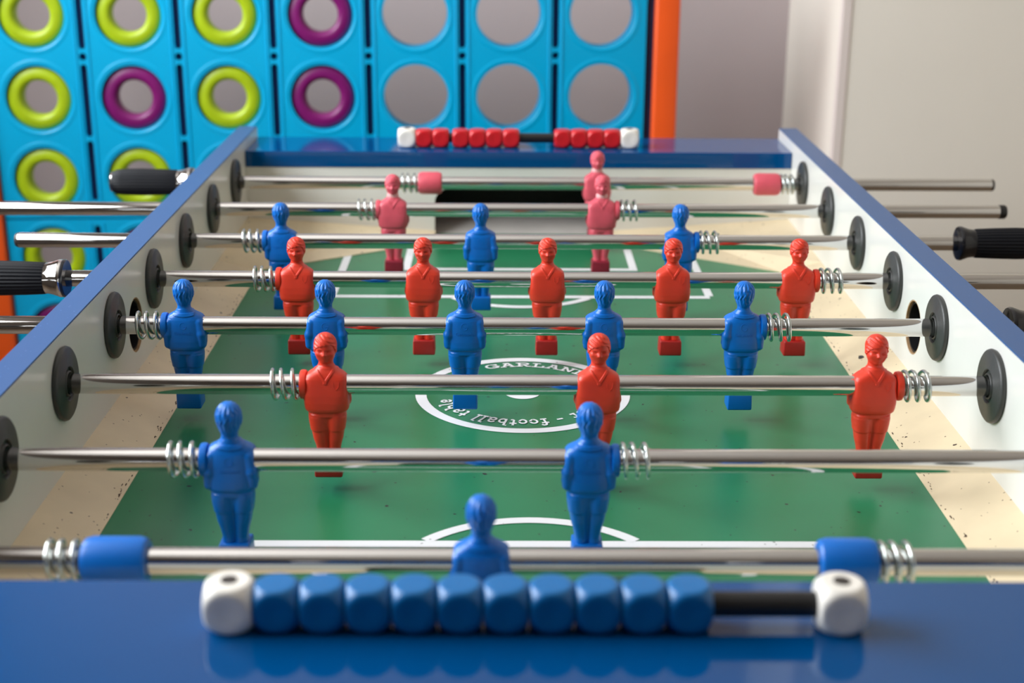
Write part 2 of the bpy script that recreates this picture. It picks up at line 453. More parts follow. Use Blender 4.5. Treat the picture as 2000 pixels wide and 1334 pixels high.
# ------------------------------------------------------------------ dimensions (metres, origin on the nearest rod's axis)
S = .15
WF = .364; WO = .388; ZT = .039
ZF = -.088
YN, YF = -.073, 1.135                 # inner faces of the end walls
CZ = .0245                            # top of the blue end boards
FY = .518                             # field centre
RODY = [i*S for i in range(8)]

# ------------------------------------------------------------------ the table
T = thing('foosball_table', 'big foosball table with green field, white inner walls and blue edges', 'foosball table', (0, 0, 0))
T.location = (0, 0, FLOOR)
T.location = (0, .52, 0)
OFF = Vector((0, -.52, FLOOR))        # child offset so that table-local == rod-axis coordinates
class _P: pass
def tpart(name, bm, m, smooth=None):
    o = obj(name, bm, m, T, smooth); o.location = OFF; return o
def sub(name, bm, m, parent, smooth=None): return obj(name, bm, m, parent, smooth)

field = tpart('playfield', box(BM(), -.366, .366, YN-.002, YF+.002, ZF-.012, ZF), 'field_green')
# white line markings: one sub-part
def ring_faces(bm, cx, cy, r0, r1, z, a0=0, a1=360, n=96):
    prev = None
    for i in range(n+1):
        a = math.radians(a0+(a1-a0)*i/n)
        p = (bm.verts.new((cx+r0*math.cos(a), cy+r0*math.sin(a), z)), bm.verts.new((cx+r1*math.cos(a), cy+r1*math.sin(a), z)))
        if prev: bm.faces.new((prev[0], prev[1], p[1], p[0]))
        prev = p
def rect(bm, x0, x1, y0, y1, z):
    bm.faces.new([bm.verts.new(v) for v in ((x0, y0, z), (x1, y0, z), (x1, y1, z), (x0, y1, z))])
ZM = ZF+.0004
LW = .0095
for sgn in (1, -1):
    bm = BM()
    def Y(d): return FY+sgn*d
    yo, yi = .3185, .437       # outer and inner box lines, distance from the centre
    ye = .60
    def r2(x0, x1, d0, d1):
        a, b = sorted((Y(d0), Y(d1))); rect(bm, x0, x1, a, b, ZM)
    r2(-.2185, .2185, yo-.005, yo+.005)
    r2(-.145, .145, yi-.005, yi+.005)
    for q in (-1, 1):
        x = q*.2137; r2(min(x, x+q*LW)-q*0, max(x, x+q*LW), yo+.005, ye)
        x = q*.1355; r2(min(x, x+q*LW), max(x, x+q*LW), yi+.005, ye)
    # penalty arc bulging towards the centre
    R_ = .107; c = yo+.062
    am = math.degrees(math.acos((c-yo)/R_))
    base = -90 if sgn > 0 else 90
    am0 = math.degrees(math.acos((c-yo+.0055)/(R_-.004)))
    ring_faces(bm, 0, Y(c), R_-.0095, R_, ZM+.0001, base-am0, base+am0, 40)
    sub('penalty_lines', bm, 'field_white', field)
bm = BM()
ring_faces(bm, -.002, FY, .0908, .1012, ZM)
ring_faces(bm, -.002, FY, .0001, .0165, ZM, n=48)
sub('centre_ring', bm, 'field_white', field)
def ring_text(bm, text, h, kx, r0, anchor_deg, u0, w, sp):
    st, tw = layout(text, sp)
    for qi, q in enumerate(st):
        def mp(u, v):
            a = math.radians(anchor_deg)-((u-u0)*h*kx)/(r0+.45*h)
            r = r0+v*h
            return Vector((-.002+r*math.cos(a), FY+r*math.sin(a), ZM+.00004*(qi % 8)))
        # weight is kept even although the letters are condensed
        ribbon(bm, q, w, mp)
bm = BM(); ring_text(bm, 'GARLANDO', .0112, 1.28, .0745, 116.5, 0, .175, .13)
sub('ring_name_lettering', bm, 'field_white', field)
bm = BM(); ring_text(bm, 'soccer - football table', .0155, .79, .0697, -73.5, layout('soccer - ', .16)[1]+.16, .165, .16)
sub('ring_caption_lettering', bm, 'field_white', field)

# cream ramps along the sides and in the corners
def ramp(sg):
    bm = BM(); zi = ZF+.0006
    a = [(sg*WF, YN, -.0675), (sg*.3195, YN, zi), (sg*.3195, YN, ZF-.004), (sg*WF, YN, ZF-.004)]
    prism(bm, a, (0, YF-YN, 0)); return bm
for sg in (-1, 1):
    r = tpart('side_ramp', ramp(sg), 'ramp_cream')
    for yy in (.335, .60, .87):
        bm = BM()
        x = sg*.338; z = -.0675+(ZF+.0006+.0675)*((WF-.338)/(WF-.3195))+.0006
        lathe(bm, [(z-.002, .0033), (z+.0002, .0033), (z+.0003, .0001)], 16, 'z')
        for v in bm.verts: v.co.x += x; v.co.y += yy
        sub('screw', bm, 'screw_steel', r)
    # grime collected along the inner edge of the strip
    bm = BM(); rnd = random.Random(5+sg)
    for k in range(90):
        yy = .12+rnd.random()**1.3*.75; dx = .0012+abs(rnd.gauss(0, .0014)); ln = .0012+rnd.random()*.005; wd = .0003+rnd.random()*.0007
        x = .3195+dx
        def zz(xx): return ZF+.0006+(xx-.3195)/(WF-.3195)*(-.0675-ZF-.0006)+.00025
        bm.faces.new([bm.verts.new(v) for v in ((sg*x, yy, zz(x)), (sg*(x+wd), yy+ln*.3, zz(x+wd)), (sg*(x+wd*.8), yy+ln, zz(x+wd*.8)), (sg*(x-wd*.2), yy+ln*.8, zz(x-wd*.2)))])
    sub('grime', bm, 'ramp_dirt', r)['kind'] = 'stuff'
for sg in (-1, 1):
    for end in (1, -1):
        ye = YF if end > 0 else YN
        yy = lambda d: ye-end*d
        bm = BM()
        top = [(sg*WF, yy(0), -.0655), (sg*.112, yy(0), -.0835), (sg*.112, yy(.047), ZF+.0008), (sg*.3195, yy(.188), ZF+.0008), (sg*WF, yy(.215), -.0672)]
        tv = [bm.verts.new(v) for v in top]
        bv = [bm.verts.new((v[0], v[1], ZF-.004)) for v in top]
        cen = bm.verts.new((sg*.245, yy(.08), -.0815))
        n = len(top)
        for i in range(n):
            bm.faces.new((tv[i], tv[(i+1) % n], cen)); bm.faces.new((tv[i], bv[i], bv[(i+1) % n], tv[(i+1) % n]))
        bm.faces.new(bv[::-1])
        tpart('corner_ramp', bm, 'ramp_cream')

# side rails: white inner board with rod holes and a ball hole, blue laminate on top
HOLE_Y = .5265; HOLE_Z = -.0240; HOLE_R = .0258
for sg in (-1, 1):
    bm = BM()
    outline = [(-.19, -.36), (1.238, -.36), (1.238, ZT-.0012), (-.19, ZT-.0012)]
    holes = [circ(y, 0, .0098, 24) for y in RODY]
    holes.append(circ(HOLE_Y, HOLE_Z, HOLE_R, 48))
    plate_with_holes(bm, outline, holes, lambda u, v: Vector((sg*WF, u, v)), (sg*(WO-WF), 0, 0))
    rail = tpart('side_rail', bm, 'panel_white')
    lam = sub('rail_top', box(BM(), min(sg*(WF+.0006), sg*(WO+.0004)), max(sg*(WF+.0006), sg*(WO+.0004)), -.1905, 1.2385, ZT-.0011, ZT+.0004), 'laminate_blue', rail)
    bm = BM(); box(bm, min(sg*WO, sg*(WO+.0012)), max(sg*WO, sg*(WO+.0012)), -.19, 1.238, -.36, -.031)
    sub('outer_veneer', bm, 'cabinet_blue', rail)
    # ball hole: raw board rim and dark plastic cup
    bm = BM()
    lathe_ring(bm, [(0.0002, HOLE_R-.0012), (0.0002, HOLE_R-.0001), (.010, HOLE_R-.0001), (.010, HOLE_R-.0012)], 48, 'x')
    for v in bm.verts: v.co = Vector((sg*(WF+v.co.x), HOLE_Y+v.co.y, HOLE_Z+v.co.z))
    sub('hole_rim', bm, 'raw_board', rail)
    bm = BM()
    lathe(bm, [(.0025, HOLE_R-.0013), (.0025, HOLE_R-.0034), (.021, HOLE_R-.0036), (.021, 0)], 48, 'x')
    for v in bm.verts: v.co = Vector((sg*(WF+v.co.x), HOLE_Y+v.co.y, HOLE_Z+v.co.z))
    sub('ball_cup', bm, 'black_plastic', rail, 40)

# rod bushings (sixteen)
def bushing_bm(sg):
    bm = BM()
    pr = [(0.0, .0100), (0.0, .0288), (.0018, .0296), (.0036, .0290), (.0046, .0276), (.0048, .0150), (.0053, .0144), (.0054, .0136), (.0048, .0131), (.0030, .0126), (.0030, .0105), (.0054, .0101), (.0058, .0096), (.0054, .0090), (.004, .0086), (0, .0086)]
    lathe_ring(bm, [(-sg*t, r) for t, r in pr], 56, 'x')
    # two slits in the rim
    return bm
for i, y in enumerate(RODY):
    for sg in (-1, 1):
        if i == 0: lab = None
        o = tpart('rod_bushing', bushing_bm(sg), 'bushing_grey', 50)
        o.location = OFF+Vector((sg*(WF-.0002), y, 0))
        o.rotation_euler = (random.uniform(0, 6.28), 0, 0)

# end walls with the goal mouth, end boards, goal boxes
def goal_outline(inset=0):
    g = .113-inset; zt = -.0255-inset; r = .020
    pts = [(-g, ZF-.006), (-g, zt-r)]
    pts += [(-g+r-r*math.cos(a*PI/12), zt-r+r*math.sin(a*PI/12)) for a in range(1, 7)]
    pts += [(g-r+r*math.sin(a*PI/12), zt-r+r*math.cos(a*PI/12)) for a in range(0, 7)]
    pts += [(g, ZF-.006)]
    return pts
for end in (1, -1):
    y = YF if end > 0 else YN
    bm = BM()
    g = goal_outline()
    outl = [(-WF, ZF-.006)]+g+[(WF, ZF-.006), (WF, .0030), (-WF, .0030)]
    plate_with_holes(bm, outl, [], lambda u, v: Vector((u, y, v)), (0, end*.016, 0))
    ew = tpart('end_wall', bm, 'panel_white')
    bm = BM()      # raw edge of the cut-out
    pts = g
    for a, b in zip(pts[:-1], pts[1:]):
        bm.faces.new([bm.verts.new(v) for v in ((a[0]*.999, y-end*.0002, a[1]-.0002), (b[0]*.999, y-end*.0002, b[1]-.0002), (b[0]*.999, y+end*.0155, b[1]-.0002), (a[0]*.999, y+end*.0155, a[1]-.0002))])
    sub('goal_edge', bm, 'raw_board', ew)
    bm = BM()
    yb = y+end*.084
    y0 = y+end*.0165
    a, b = sorted((y0, yb))
    box(bm, -.135, .135, *sorted((yb, yb+end*.004)), ZF-.06, .002)
    box(bm, -.139, -.135, a, b, ZF-.06, .002); box(bm, .135, .139, a, b, ZF-.06, .002)
    gb = tpart('goal_box', bm, 'goal_black')
    bm = BM()
    fl = [(-.135, y+end*.001, ZF-.0035), (.135, y+end*.001, ZF-.0035), (.135, y+end*.060, ZF+.012), (-.135, y+end*.060, ZF+.012)]
    fl = [(-.112 if v[0] < 0 and i < 2 else (.112 if i < 2 else v[0]), v[1], v[2]) for i, v in enumerate(fl)]
    prism(bm, fl, (0, 0, -.004))
    sub('goal_floor', bm, 'goal_grey', gb)
    bm = BM()
    ya, yc = (1.1335, 1.240) if end > 0 else (-.196, -.0700)
    box(bm, -WF+.0004, WF-.0004, ya, yc, .0031, CZ, .0008, 2)
    tpart('end_board', bm, 'cap_blue')
# outer end skirts, floor pan and legs of the cabinet
bm = BM(); box(bm, -WF+.001, WF-.001, 1.222, 1.238, -.36, .0029); tpart('end_skirt', bm, 'cabinet_blue')
bm = BM(); box(bm, -WF+.001, WF-.001, -.19, -.174, -.36, .0029); tpart('end_skirt', bm, 'cabinet_blue')
bm = BM(); box(bm, -WF+.001, WF-.001, -.174, 1.222, -.36, -.345); tpart('cabinet_bottom', bm, 'cabinet_blue')
for x in (-.31, .31):
    for y in (-.11, 1.158):
        bm = BM()
        a = .045; b = .033
        v0 = [bm.verts.new((x+sx*a, y+sy*a, -.3605)) for sx, sy in ((-1, -1), (1, -1), (1, 1), (-1, 1))]
        v1 = [bm.verts.new((x+sx*b, y+sy*b, -FLOOR+.025)) for sx, sy in ((-1, -1), (1, -1), (1, 1), (-1, 1))]
        for i in range(4): bm.faces.new((v0[i], v0[(i+1) % 4], v1[(i+1) % 4], v1[i]))
        bm.faces.new(v0); bm.faces.new(v1[::-1])
        lg = tpart('leg', bm, 'cabinet_blue')
        bm = BM(); lathe(bm, [(-FLOOR+.0005, 0), (-FLOOR+.0005, .028), (-FLOOR+.008, .030), (-FLOOR+.02, .018), (-FLOOR+.027, .016), (-FLOOR+.027, 0)], 24, 'z')
        for v in bm.verts: v.co.x += x; v.co.y += y
        sub('leg_foot', bm, 'black_plastic', lg, 30)

# score rails on both end boards
BZ = CZ+.0126
def score_rail(y, x0, x1):
    bm = BM(); lathe(bm, [(x0+.002, 0), (x0+.002, .0065), (x1-.002, .0065), (x1-.002, 0)], 24, 'x')
    for v in bm.verts: v.co.y += y; v.co.z += BZ
    r = tpart('score_rail', bm, 'black_plastic', 40)
    for x in (x0, x1):
        o = bpy.data.objects.new('end_block', BLOCK_ME); o.data.materials.clear(); o.data.materials.append(M['bead_white'])
        link(o, r); o.location = (x, y, BZ+.0003); tag(o, 'white cube end block of the score rail')
        bm = BM(); lathe(bm, [(-.0010, .0044), (.0003, .0042), (.0004, .0036), (.0002, .0016), (.0002, 0)], 20, 'z')
        for v in bm.verts: v.co += Vector((x, y, BZ+.0130))
        sub('screw', bm, 'screw_steel', r, 40)
NEARY, FARY = -.118, 1.168
score_rail(NEARY, -.1558, .1470)
score_rail(FARY, -.1505, .1492)

# beads: things of their own, sliding on the rails
bead_first = {}
def bead(x, y, m, label, group):
    if m not in bead_first:
        me = BEAD_ME.copy(); me.name = 'scoring_bead'; me.materials.clear(); me.materials.append(M[m])
        o = bpy.data.objects.new('scoring_bead', me); bead_first[m] = o
    else: o = bead_first[m].copy()
    C.objects.link(o); o.location = (x, y, FLOOR+BZ)
    tag(o, label, 'scoring bead', group)
ORD = ['first', 'second', 'third', 'fourth', 'fifth', 'sixth', 'seventh', 'eighth', 'ninth', 'tenth']
for k in range(10):
    x = -.1439+.0227*(k+.5)
    lab = {0: 'blue cube bead touching the left white end block', 9: 'blue cube bead at the right end of its row, beside bare black rail'}.get(
        k, f'{ORD[k]} blue cube bead along the near rail, counted from the left white block')
    bead(x, NEARY, 'bead_blue', lab, 'blue scoring beads on the near rail')
far = [(-.1389+.02262*(k+.5)) for k in range(2)]+[(-.0895+.02262*(k+.5)) for k in range(4)]+[(.0476+.0223*(k+.5)) for k in range(4)]
flab = ['red cube bead touching the left white block on the far rail', 'red cube bead, right one of the pair by the left white block',
        'leftmost red bead of the middle four on the far rail', 'second red bead of the middle four on the far rail', 'third red bead of the middle four on the far rail',
        'rightmost red bead of the middle four, beside the bare black gap', 'leftmost red bead of the right four, just past the bare black gap',
        'second red bead of the right four on the far rail', 'third red bead of the right four on the far rail', 'red cube bead touching the right white block on the far rail']
for x, l in zip(far, flab): bead(x, FARY, 'bead_red', l, 'red scoring beads on the far rail')

# ------------------------------------------------------------------ player figures
def mesh_with(me, m):
    c = me.copy(); c.materials.clear(); c.materials.append(M[m]); return c
def foot_bm():
    bm = BM()
    r = box(bm, -.0110, .0110, -.0100, .0095, -.0752, -.0598, .0016, 4)
    for v in bm.verts:
        if v.co.z > -.0625: v.co.x *= .97
    return bm
def surf_pts(pl, side, off=0.):
    out = []
    for i in range(len(pl)-1):
        for k in range(8):
            t = k/8; x = pl[i][0]*(1-t)+pl[i+1][0]*t; z = pl[i][1]*(1-t)+pl[i+1][1]*t
            out.append((x*.001, torso_y(x, z, side, off)*.001, z*.001))
    x, z = pl[-1]; out.append((x*.001, torso_y(x, z, side, off)*.001, z*.001))
    return out
def badge_bm():
    bm = BM()
    tube(bm, surf_pts([(6.2, 5.4), (6.4, 1.6), (8.4, -.9), (10.4, 1.8), (10.6, 5.4)], -1, 0.), .00032, 6)
    return bm
def emblem_bm():
    bm = BM()
    def bk(u, v): return (-u, v)        # read from behind
    g = [(3.0*math.cos(math.radians(a)), 2.6+3.0*math.sin(math.radians(a))) for a in range(55, 320, 15)]+[(2.5, 2.0), (.3, 2.2)]
    tube(bm, surf_pts([bk(*p) for p in g], 1, .0), .00024, 6)
    st, tw = layout('Garlando', .14)
    for s in st:
        tube(bm, [Vector((-(u-tw/2)*2.4*.001, torso_y((u-tw/2)*2.4, -5.6+v*2.7, 1, .02)*.001, (-5.6+v*2.7)*.001)) for u, v in s], .00017, 5)
    return bm
def make_proto(color):
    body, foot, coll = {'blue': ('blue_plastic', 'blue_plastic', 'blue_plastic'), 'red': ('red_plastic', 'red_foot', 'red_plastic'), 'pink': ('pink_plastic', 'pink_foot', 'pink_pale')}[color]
    d = {}
    d['player'] = mesh_with(BODY_ME, body); d['hair'] = mesh_with(HAIR_ME, body); d['shirt_collar'] = mesh_with(COLLAR_ME, body)
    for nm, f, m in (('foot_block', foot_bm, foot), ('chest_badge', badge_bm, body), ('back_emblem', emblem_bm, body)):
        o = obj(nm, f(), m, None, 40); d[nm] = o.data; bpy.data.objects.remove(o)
    if color == 'pink':
        bm = BM(); lathe(bm, [(.0150, .0067), (.0165, .0070), (.0188, .0068), (.0202, .0062), (.0196, .0050)], 32, 'z')
        for v in bm.verts: v.co.y += .0009
        o = obj('bleached_neck', bm, 'pink_pale', None, 60); d['bleached_neck'] = o.data; bpy.data.objects.remove(o)
    return d
PROTO = {c: make_proto(c) for c in ('blue', 'red', 'pink')}
def add_player(rod, x, color, label, tilt=0.):
    d = PROTO[color]
    p = bpy.data.objects.new('player', d['player']); link(p, rod); p.location = (x, 0, 0)
    p.rotation_euler = (tilt, 0, PI if color == 'blue' else 0)
    tag(p, label)
    for nm, me in d.items():
        if nm == 'player': continue
        o = bpy.data.objects.new(nm, me); link(o, p)
        if nm == 'foot_block' and color != 'blue': tag(o, 'dark red foot block')
    return p

def spring_bm(x0, x1, ph=1.2, turns=2.95, rc=.0116, rw=.00145):
    bm = BM(); n = int(turns*28); pts = []
    for k in range(n+1):
        t = k/n; a = 2*PI*turns*t+ph
        # closed end coils, open middle
        u = t-.35*math.sin(2*PI*t)/(2*PI)
        pts.append((x0+(x1-x0)*u, rc*math.cos(a), rc*math.sin(a)))
    tube(bm, pts, rw, 8); return bm
def washer_bm(sg):
    bm = BM(); t = .0028
    lathe_ring(bm, [(-t, .0083), (-t, .0100), (-t*.75, .0113), (0, .0117), (t*.75, .0113), (t, .0100), (t, .0083)], 40, 'x'); return bm
def stopper_bm(l):
    bm = BM(); h = l/2
    lathe_ring(bm, [(-h, .0083), (-h, .0118), (-h+.0012, .0132), (-h+.005, .0143), (h-.005, .0143), (h-.0012, .0132), (h, .0118), (h, .0083)], 40, 'x'); return bm
def grip_bm(x0, x1):
    """ribbed barrel; x0 is the end nearest the table"""
    bm = BM(); n = 168; L_ = x1-x0
    prof = [(x0, .0083)]
    for t, r in ((0, .0146), (.03, .0152), (.25, .0160), (.55, .0166), (.85, .0160), (.95, .0150), (1, .0132)):
        prof.append((x0+L_*t, r))
    prof.append((x1, 0))
    lathe(bm, prof, n, 'x', rfun=lambda t, r, a: r+(.00055*math.cos(28*a) if r > .014 else 0)); return bm
def ferrule_bm(x0, x1):
    s = 1 if x1 > x0 else -1
    bm = BM(); lathe_ring(bm, [(x0, .0083), (x0, .0120), (x0+s*.0012, .0178), (x0+s*.003, .0186), (x0+s*.005, .0184), (x0+s*.0115, .0160), (x0+s*.016, .0152), (x1, .0150), (x1, .0083)], 48, 'x'); return bm

# rod: y index, x0, x1, players, springs, washers, stoppers, grip (side, inner x), ferrule material
RODS = [
 dict(c='blue', ends=(-.66, .56), pl=[-.0331], sp=[(-.2863, -.2640), (.1975, .2200)], wa=[], st=[(-.2640, -.2268), (.1634, .1972)], grip=(1, .56),
      label='nearest steel rod, with one blue player and two blue stopper sleeves'),
 dict(c='blue', ends=(-.70, .52), pl=[-.2057, .0380], sp=[(-.2492, -.2268), (.0592, .0818)], wa=[-.2238, .0562], st=[], grip=(1, .52),
      label='steel rod with two blue players, just behind the nearest rod'),
 dict(c='red', ends=(-.50, .66), pl=[-.1584, .0537, .2694], sp=[(-.2026, -.1790), (.2918, .3152)], wa=[-.1762, .2888], st=[], grip=(-1, -.50),
      label='steel rod with three bright red players'),
 dict(c='blue', ends=(-.72, .4234), pl=[-.2999, -.1761, -.0543, .0680, .1904], sp=[(-.3440, -.3205), (.2110, .2343)], wa=[-.3177, .2082], st=[], grip=(1, .4234),
      label='steel rod with five blue players'),
 dict(c='red', ends=(-.4488, .70), pl=[-.2222, -.0989, .0226, .1452, .2680], sp=[(-.2660, -.2428), (.2892, .3138)], wa=[-.2400, .2862], st=[], grip=(-1, -.4488),
      label='steel rod with five bright red players'),
 dict(c='blue', ends=(-.5430, .4695), pl=[-.2593, -.0450, .1697], sp=[(-.3023, -.2798), (.1910, .2140)], wa=[-.2770, .1882], st=[], grip=(1, .4695),
      label='steel rod with three blue players, its plain end poking out on the left'),
 dict(c='pink', ends=(-.70, .5706), pl=[-.1505, .0953], sp=[(-.1933, -.1706), (.1166, .1394)], wa=[-.1678, .1138], st=[], grip=(-1, -.70),
      label='steel rod with two faded pink players'),
 dict(c='pink', ends=(-.4168, .6045), pl=[.0990], sp=[(-.1516, -.1290), (.3330, .3524)], wa=[], st=[(-.1290, -.0993), (.2996, .3327)], grip=(-1, -.4168),
      label='farthest steel rod, with one faded pink player and two pink sleeves'),
]
PM = {'blue': 'blue_plastic', 'red': 'red_plastic', 'pink': 'pink_plastic'}
PC = {'blue': 'blue player seen from behind', 'red': 'red player facing the near end', 'pink': 'faded pink player facing the near end'}
for i, r in enumerate(RODS):
    rod = thing('foosball_rod', r['label'], 'foosball rod', (0, RODY[i], FLOOR), 0, 'steel rods across the table')
    x0, x1 = r['ends']; gs, gx = r['grip']
    if gs > 0: x1 = gx+.10
    else: x0 = gx-.10
    bm = BM(); q = .0012
    lathe(bm, [(x0, 0), (x0, .0080-q), (x0+q*.3, .0080-q*.3), (x0+q, .0080), (x1-q, .0080), (x1-q*.3, .0080-q*.3), (x1, .0080-q), (x1, 0)], 64, 'x')
    obj('shaft', bm, 'chrome', rod, 50)
    # plug in the plain end
    e = x0 if gs > 0 else x1; s = -1 if gs > 0 else 1
    bm = BM(); lathe(bm, [(e-s*.006, .00805), (e-s*.006, .00835), (e+s*.0002, .00835), (e+s*.0022, .0072), (e+s*.0030, .004), (e+s*.0031, 0)], 40, 'x')
    if i not in (5, 7): obj('end_plug', bm, 'black_plastic', rod, 40)
    else:
        bm.free(); bm = BM(); lathe(bm, [(e-s*.002, .0079), (e+s*.0006, .0078), (e+s*.0026, .0066), (e+s*.0034, .0035), (e+s*.0035, 0)], 40, 'x')
        obj('end_plug', bm, 'screw_steel', rod, 40)
    # grip and ferrule
    chrome_f = gs < 0
    obj('ferrule', ferrule_bm(gx, gx+gs*.0185), 'chrome' if chrome_f else 'ferrule_black', rod, 40)
    if chrome_f:
        bm = BM(); lathe_ring(bm, [(gx-gs*.0016, .0083), (gx-gs*.0016, .0176), (gx-gs*.0004, .0186), (gx+gs*.0012, .0187), (gx+gs*.0012, .0083)], 48, 'x')
        obj('ferrule_cap', bm, 'ferrule_black', rod, 40)
    obj('grip', grip_bm(gx+gs*.0186, gx+gs*.101), 'rubber_black', rod, 60)
    if chrome_f:
        bm = BM(); e2 = gx+gs*.101; lathe(bm, [(e2-gs*.0005, .0125), (e2+gs*.0004, .0133), (e2+gs*.003, .0122), (e2+gs*.0045, .007), (e2+gs*.0048, 0)], 40, 'x')
        obj('grip_cap', bm, 'chrome', rod, 60)
    n = len(r['pl'])
    for k, x in enumerate(sorted(r['pl'])):
        if n == 1: lab = 'only '+PC[r['c']]+' on this rod'
        else: lab = f"{PC[r['c']]}, {'leftmost' if k == 0 else ('rightmost' if k == n-1 else ORD[k]+' from the left')} on this rod"
        add_player(rod, x, r['c'], lab)
    for k, (a, b) in enumerate(r['sp']): obj('spring', spring_bm(a+.0015, b-.0015, -.2+(i % 3)*.35+k*.5), 'zinc', rod, 60)
    for x in r['wa']: obj('washer', washer_bm(1), PM[r['c']], rod, 50, (x, 0, 0))
    for a, b in r['st']: obj('stopper', stopper_bm(b-a), PM[r['c']], rod, 30, ((a+b)/2, 0, 0))

# ------------------------------------------------------------------ giant four-in-a-row game behind the table
BP, BR = .155, .1352
GB = thing('connect_four_game', 'giant blue connect-four game with orange posts, standing behind the foosball table', 'board game', (-.3226, 1.6614, 0), .0552)
GZ = FLOOR+.0182+BR                    # centre of the top row
HR = .0535; TH = .010
def colx(c): return (c-3)*BP
def rowz(r): return GZ-r*BR
def slot(cx, z0, z1, w=.0055):
    n = 6; pts = []
    for k in range(n+1): a = PI*k/n; pts.append((cx+w*math.cos(a), z1-w+w*math.sin(a)))
    for k in range(n+1): a = PI+PI*k/n; pts.append((cx+w*math.cos(a), z0+w+w*math.sin(a)))
    return pts
XE = 3.5*BP-.004
def panel(rows, ytop, front):
    ra, rb = rows[0], rows[-1]
    zt = rowz(ra)+BR/2+(.02 if ra == 0 else -.0015); zb = rowz(rb)-BR/2-(.03 if rb == 5 else -.0015)
    bm = BM()
    holes = [circ(colx(c), rowz(r), HR-.0001, 64) for c in range(7) for r in rows]
    for c in range(6):
        x = colx(c)+BP/2
        for r in rows:
            zc = rowz(r); up = BR/2-.003; dn = -BR/2+.003
            if r % 2 == 0: dn = -BR/2+.012
            else: up = BR/2-.012
            if r == rb: dn = -BR/2+.030
            holes.append(slot(x, zc+dn, zc+up))
            if r % 2 == 0 and r != rb: holes.append(circ(x, zc-BR/2, .0062, 14))
    y0 = -.0205 if front else .0105
    plate_with_holes(bm, [(-XE, zb), (XE, zb), (XE, zt), (-XE, zt)], holes, lambda u, v: Vector((u, y0, v)), (0, TH, 0))
    # rounded raised lips round every hole
    s = -1 if front else 1
    yo = y0 if front else y0+TH
    for c in range(7):
        for r in rows:
            b2 = BM()
            lathe_ring(b2, [(yo-s*.0096, HR-.0002), (yo-s*.0036, HR-.0001), (yo-s*.0010, HR+.0009), (yo+s*.0005, HR+.0030), (yo+s*.0009, HR+.0055), (yo+s*.0006, HR+.0085), (yo-s*.0006, HR+.0130)], 64, 'y')
            for v in b2.verts: v.co.x += colx(c); v.co.z += rowz(r)
            me = bpy.data.meshes.new('t'); b2.to_mesh(me); b2.free(); bm.from_mesh(me); bpy.data.meshes.remove(me)
    # soft raised border beside each slot column
    for c in range(6):
        for q in (-1, 1):
            x = colx(c)+BP/2+q*.0105
            b2 = BM(); tube(b2, [(x, yo-s*.0004, zb+.012), (x, yo-s*.0004, zt-.006)], .0020, 8)
            me = bpy.data.meshes.new('t'); b2.to_mesh(me); b2.free(); bm.from_mesh(me); bpy.data.meshes.remove(me)
    return bm
for front in (True, False):
    obj('upper_panel' if front else 'upper_back_panel', panel([0, 1, 2], 0, front), 'game_cyan', GB, 40)
    obj('lower_panel' if front else 'lower_back_panel', panel([3, 4, 5], 0, front), 'game_cyan', GB, 40)
# dividers between the columns
for c in range(6):
    bm = BM(); x = colx(c)+BP/2
    box(bm, x-.0085, x+.0085, -.0095, .0095, rowz(5)-BR/2-.02, rowz(0)+BR/2+.01)
    obj('column_divider', bm, 'game_navy', GB)
bm = BM(); box(bm, -XE, XE, -.0095, .0095, rowz(5)-BR/2-.029, rowz(5)-.0682); obj('bottom_bar', bm, 'game_cyan', GB)
for sg in (-1, 1):
    bm = BM(); g = .0035 if sg < 0 else .014
    a, b = sorted((sg*(XE+g), sg*(XE+g+.041)))
    box(bm, a, b, -.03, .03, .031, rowz(0)+BR/2+.035, .004, 3)
    pst = obj('post', bm, 'game_orange', GB, 40)
    bm = BM(); a2, b2 = sorted((sg*(XE-.0), sg*(XE+g))); box(bm, a2, b2, -.012, .018, rowz(5)-.09, rowz(0)+BR/2+.012); obj('post_channel', bm, 'game_navy', pst)
    bm = BM(); box(bm, a-.012, b+.012, -.22, .22, .0004, .035, .006, 3); obj('post_foot', bm, 'game_orange', pst, 40)

# discs
DISC_R = .0670
def disc_bm():
    bm = BM()
    pr = []
    for k in range(0, 13):
        a = PI*k/12                  # inner hole rounding on the front, through to the back
    half = [(.0078, DISC_R), (.0078, .0526), (.0122, .0518), (.0150, .0492), (.0168, .0440), (.0176, .0380), (.0172, .0340), (.0150, .0306), (.0110, .0290), (0, .0285)]
    prof = [(-t, r) for t, r in half]+[(t, r) for t, r in half[-2::-1]]
    lathe_ring(bm, prof, 72, 'y'); return bm
ROWN = ['top row', 'second row', 'third row', 'fourth row', 'fifth row', 'bottom row']
COLN = ['first', 'second', 'third', 'fourth']
PAT = ['LLLLPL', 'LPLPLP', 'LLLPPL', 'PPLLPL']      # per column, from the top
first = {}
import itertools
for c in range(4):
    for r in range(6):
        k = PAT[c][r]
        if k not in first:
            o = obj('game_disc', disc_bm(), 'disc_lime' if k == 'L' else 'disc_purple', None, 40); first[k] = o
        else:
            o = first[k].copy(); C.objects.link(o)
        w = Matrix.Rotation(.0552, 4, 'Z') @ Vector((colx(c), 0, 0))
        o.location = (GB.location.x+w.x, GB.location.y+w.y, rowz(r)-.0005); o.rotation_euler = (0, random.uniform(0, 6.2), .0552)
        o.rotation_mode = 'XYZ'
        tag(o, f"{'lime green' if k == 'L' else 'purple'} ring disc in the game, {ROWN[r]}, {COLN[c]} column from the left", 'game disc', 'lime ring discs in the game' if k == 'L' else 'purple ring discs in the game')

